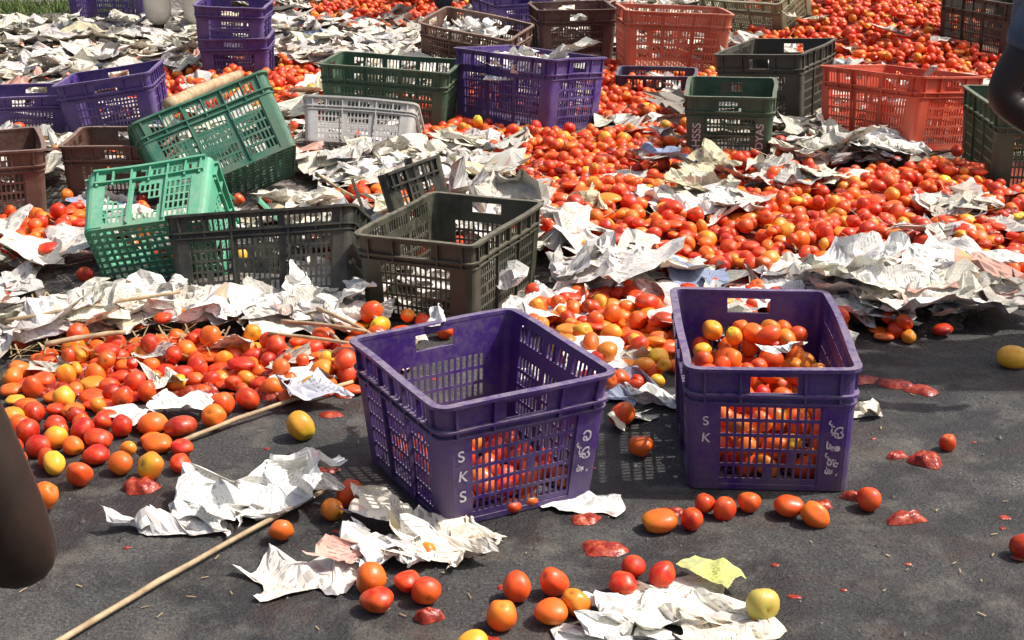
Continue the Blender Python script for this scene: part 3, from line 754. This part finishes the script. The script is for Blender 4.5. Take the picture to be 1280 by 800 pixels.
def person(name, J, fwd, top, bottom, sleeve=.5, legs_cloth=1.0, loose=1.0, arm=1.0):
    e = empty(name)
    v = [J['pelvis'], J['belly'], J['chest'], J['uchest'], J['neck'], J['headb']]
    ed = [(0, 1), (1, 2), (2, 3), (3, 4), (4, 5)]; rd = [.13, .115, .13, .10, .052, .05]
    for s in 'LR':
        k = len(v); v += [J['sh' + s], J['el' + s], tuple((Vector(J['el' + s]) * .65 + Vector(J['wr' + s]) * .35)), J['wr' + s]]; ed += [(3, k), (k, k + 1), (k + 1, k + 2), (k + 2, k + 3)]; rd += [.060 * arm, .046 * arm, .043 * arm, .027]
        k = len(v); v += [J['hip' + s], J['kn' + s], tuple((Vector(J['kn' + s]) * .65 + Vector(J['an' + s]) * .35)), J['an' + s], J['to' + s]]; ed += [(0, k), (k, k + 1), (k + 1, k + 2), (k + 2, k + 3), (k + 3, k + 4)]; rd += [.085, .06, .058, .038, .034]
    skinned('body', v, ed, rd, M_SKIN, e)
    v = [J['pelvis'], J['belly'], J['chest'], J['uchest']]; ed = [(0, 1), (1, 2), (2, 3)]; rd = [.15, .14, .15, .115]
    if sleeve > 0:
        for s in 'LR':
            k = len(v); a = Vector(J['sh' + s]); b = Vector(J['el' + s]); v += [tuple(a), tuple(a.lerp(b, sleeve))]; ed += [(3, k), (k, k + 1)]; rd += [.078, .072]
    skinned('shirt', v, ed, rd, top, e)
    v = [J['pelvis']]; ed = []; rd = [.15 * loose]
    for s in 'LR':
        k = len(v); v += [J['hip' + s], J['kn' + s]]; ed += [(0, k), (k, k + 1)]; rd += [.11 * loose, .085 * loose]
        if legs_cloth > 0:
            v.append(tuple(Vector(J['kn' + s]).lerp(Vector(J['an' + s]), legs_cloth))); ed.append((k + 1, k + 2)); rd.append(.075 * loose)
    skinned('trousers', v, ed, rd, bottom, e)
    head(e, Vector(J['headb']) + Vector(fwd).normalized() * .03 + Vector((0, 0, .05)), fwd)
    for s in 'LR':
        w = Vector(J['wr' + s]); d = w - Vector(J['el' + s]); mid = Vector(J['uchest']) - w
        handm(e, w, d, mid)
    return e
M_VEST = m_simple('grey_vest', (.10, .10, .11), (.16, .16, .17), 15, .9)
M_SHORT = m_simple('brown_shorts', (.04, .03, .025), (.08, .06, .05), 15, .9)
M_BLUE = m_simple('slate_blue_shirt', (.06, .085, .12), (.10, .135, .18), 15, .85)
M_NAVY = m_simple('dark_trousers', (.012, .016, .035), (.025, .03, .06), 15, .85)
M_WHITE = m_simple('white_cotton', (.55, .50, .42), (.68, .64, .56), 8, .9)
X = -.965
person('squatting_man', dict(pelvis=(X - .02, 1.52, .21), belly=(X, 1.57, .38), chest=(X, 1.66, .58), uchest=(X, 1.72, .72), neck=(X, 1.77, .83), headb=(X, 1.80, .90),
    shR=(X + .205, 1.76, .73), elR=(-.666, 1.77, .405), wrR=(-.86, 1.95, .50), shL=(X - .185, 1.76, .73), elL=(X - .28, 1.84, .44), wrL=(X - .13, 2.02, .50),
    hipR=(X + .09, 1.56, .21), knR=(X + .10, 1.96, .43), anR=(X + .10, 1.72, .09), toR=(X + .11, 1.92, .035), hipL=(X - .09, 1.56, .21), knL=(X - .13, 1.96, .43), anL=(X - .12, 1.72, .09), toL=(X - .13, 1.92, .035)),
    (0.1, 1, -.2), M_VEST, M_SHORT, sleeve=0, legs_cloth=0, arm=1.2)
person('stooping_man', dict(pelvis=(1.93, 3.72, .88), belly=(1.76, 3.70, .98), chest=(1.58, 3.67, 1.04), uchest=(1.45, 3.65, 1.07), neck=(1.35, 3.65, 1.13), headb=(1.28, 3.65, 1.18),
    shL=(1.31, 3.48, 1.01), elL=(1.175, 3.47, .765), wrL=(1.40, 3.40, .62), shR=(1.40, 3.84, 1.02), elR=(1.38, 3.9, .74), wrR=(1.50, 3.80, .55),
    hipL=(1.93, 3.62, .84), knL=(1.74, 3.58, .47), anL=(1.92, 3.58, .09), toL=(1.74, 3.57, .035), hipR=(1.93, 3.82, .84), knR=(1.78, 3.86, .47), anR=(1.96, 3.86, .09), toR=(1.78, 3.87, .035)),
    (-1, 0, -.45), M_BLUE, M_NAVY, sleeve=.66, legs_cloth=.9)
def stander(name, x, y, top, bottom, f=1, loose=1.0, lc=.9):
    person(name, dict(pelvis=(x, y, .93), belly=(x, y, 1.08), chest=(x, y, 1.25), uchest=(x, y, 1.38), neck=(x, y, 1.50), headb=(x, y + .02, 1.56),
        shL=(x - .18, y, 1.38), elL=(x - .25, y, 1.10), wrL=(x - .24, y - .1, .86), shR=(x + .18, y, 1.38), elR=(x + .25, y, 1.10), wrR=(x + .22, y - .12, .86),
        hipL=(x - .09, y, .9), knL=(x - .12, y - .03, .48), anL=(x - .13, y, .09), toL=(x - .15, y - .14, .035), hipR=(x + .09, y, .9), knR=(x + .12, y - .03, .48), anR=(x + .13, y + .02, .09), toR=(x + .15, y - .13, .035)),
        (0, -1, -.3), top, bottom, .6, lc, loose)
stander('standing_man', -2.22, 9.7, M_WHITE, M_WHITE, loose=1.25, lc=.97)
stander('standing_man', -.36, 10.4, M_BLUE, M_NAVY)

# ------------------------------------------------------------ light, sky, camera
w = bpy.data.worlds.new('World'); S.world = w; w.use_nodes = True
sky = w.node_tree.nodes.new('ShaderNodeTexSky'); sky.sky_type = 'NISHITA'; sky.sun_disc = False
sky.dust_density = 6; sky.ozone_density = .6
d = Vector((.80, .08, 0)).normalized(); el = R(55)
sky.sun_elevation = el; sky.sun_rotation = math.atan2(d.x, d.y)
w.node_tree.links.new(sky.outputs[0], w.node_tree.nodes['Background'].inputs[0])
w.node_tree.nodes['Background'].inputs[1].default_value = .15
sl = bpy.data.lights.new('sun', 'SUN'); sl.energy = 4.5; sl.angle = R(1.2); sl.color = (1, .965, .91)
so = bpy.data.objects.new('sun', sl); COL.objects.link(so)
dirv = Vector((d.x * math.cos(el), d.y * math.cos(el), math.sin(el)))
so.rotation_euler = dirv.to_track_quat('Z', 'Y').to_euler(); so.location = (3, 2, 6)
cam = bpy.data.cameras.new('camera'); co = bpy.data.objects.new('camera', cam); COL.objects.link(co)
co.location = (0, 0, 1.39); co.rotation_euler = (R(90) - math.atan(622 / 1800), 0, 0)
cam.lens = 36 * 1800 / 1280; cam.clip_start = .05; cam.clip_end = 1000
S.camera = co
S.view_settings.view_transform = 'Standard'; S.view_settings.look = 'None'; S.view_settings.exposure = 0
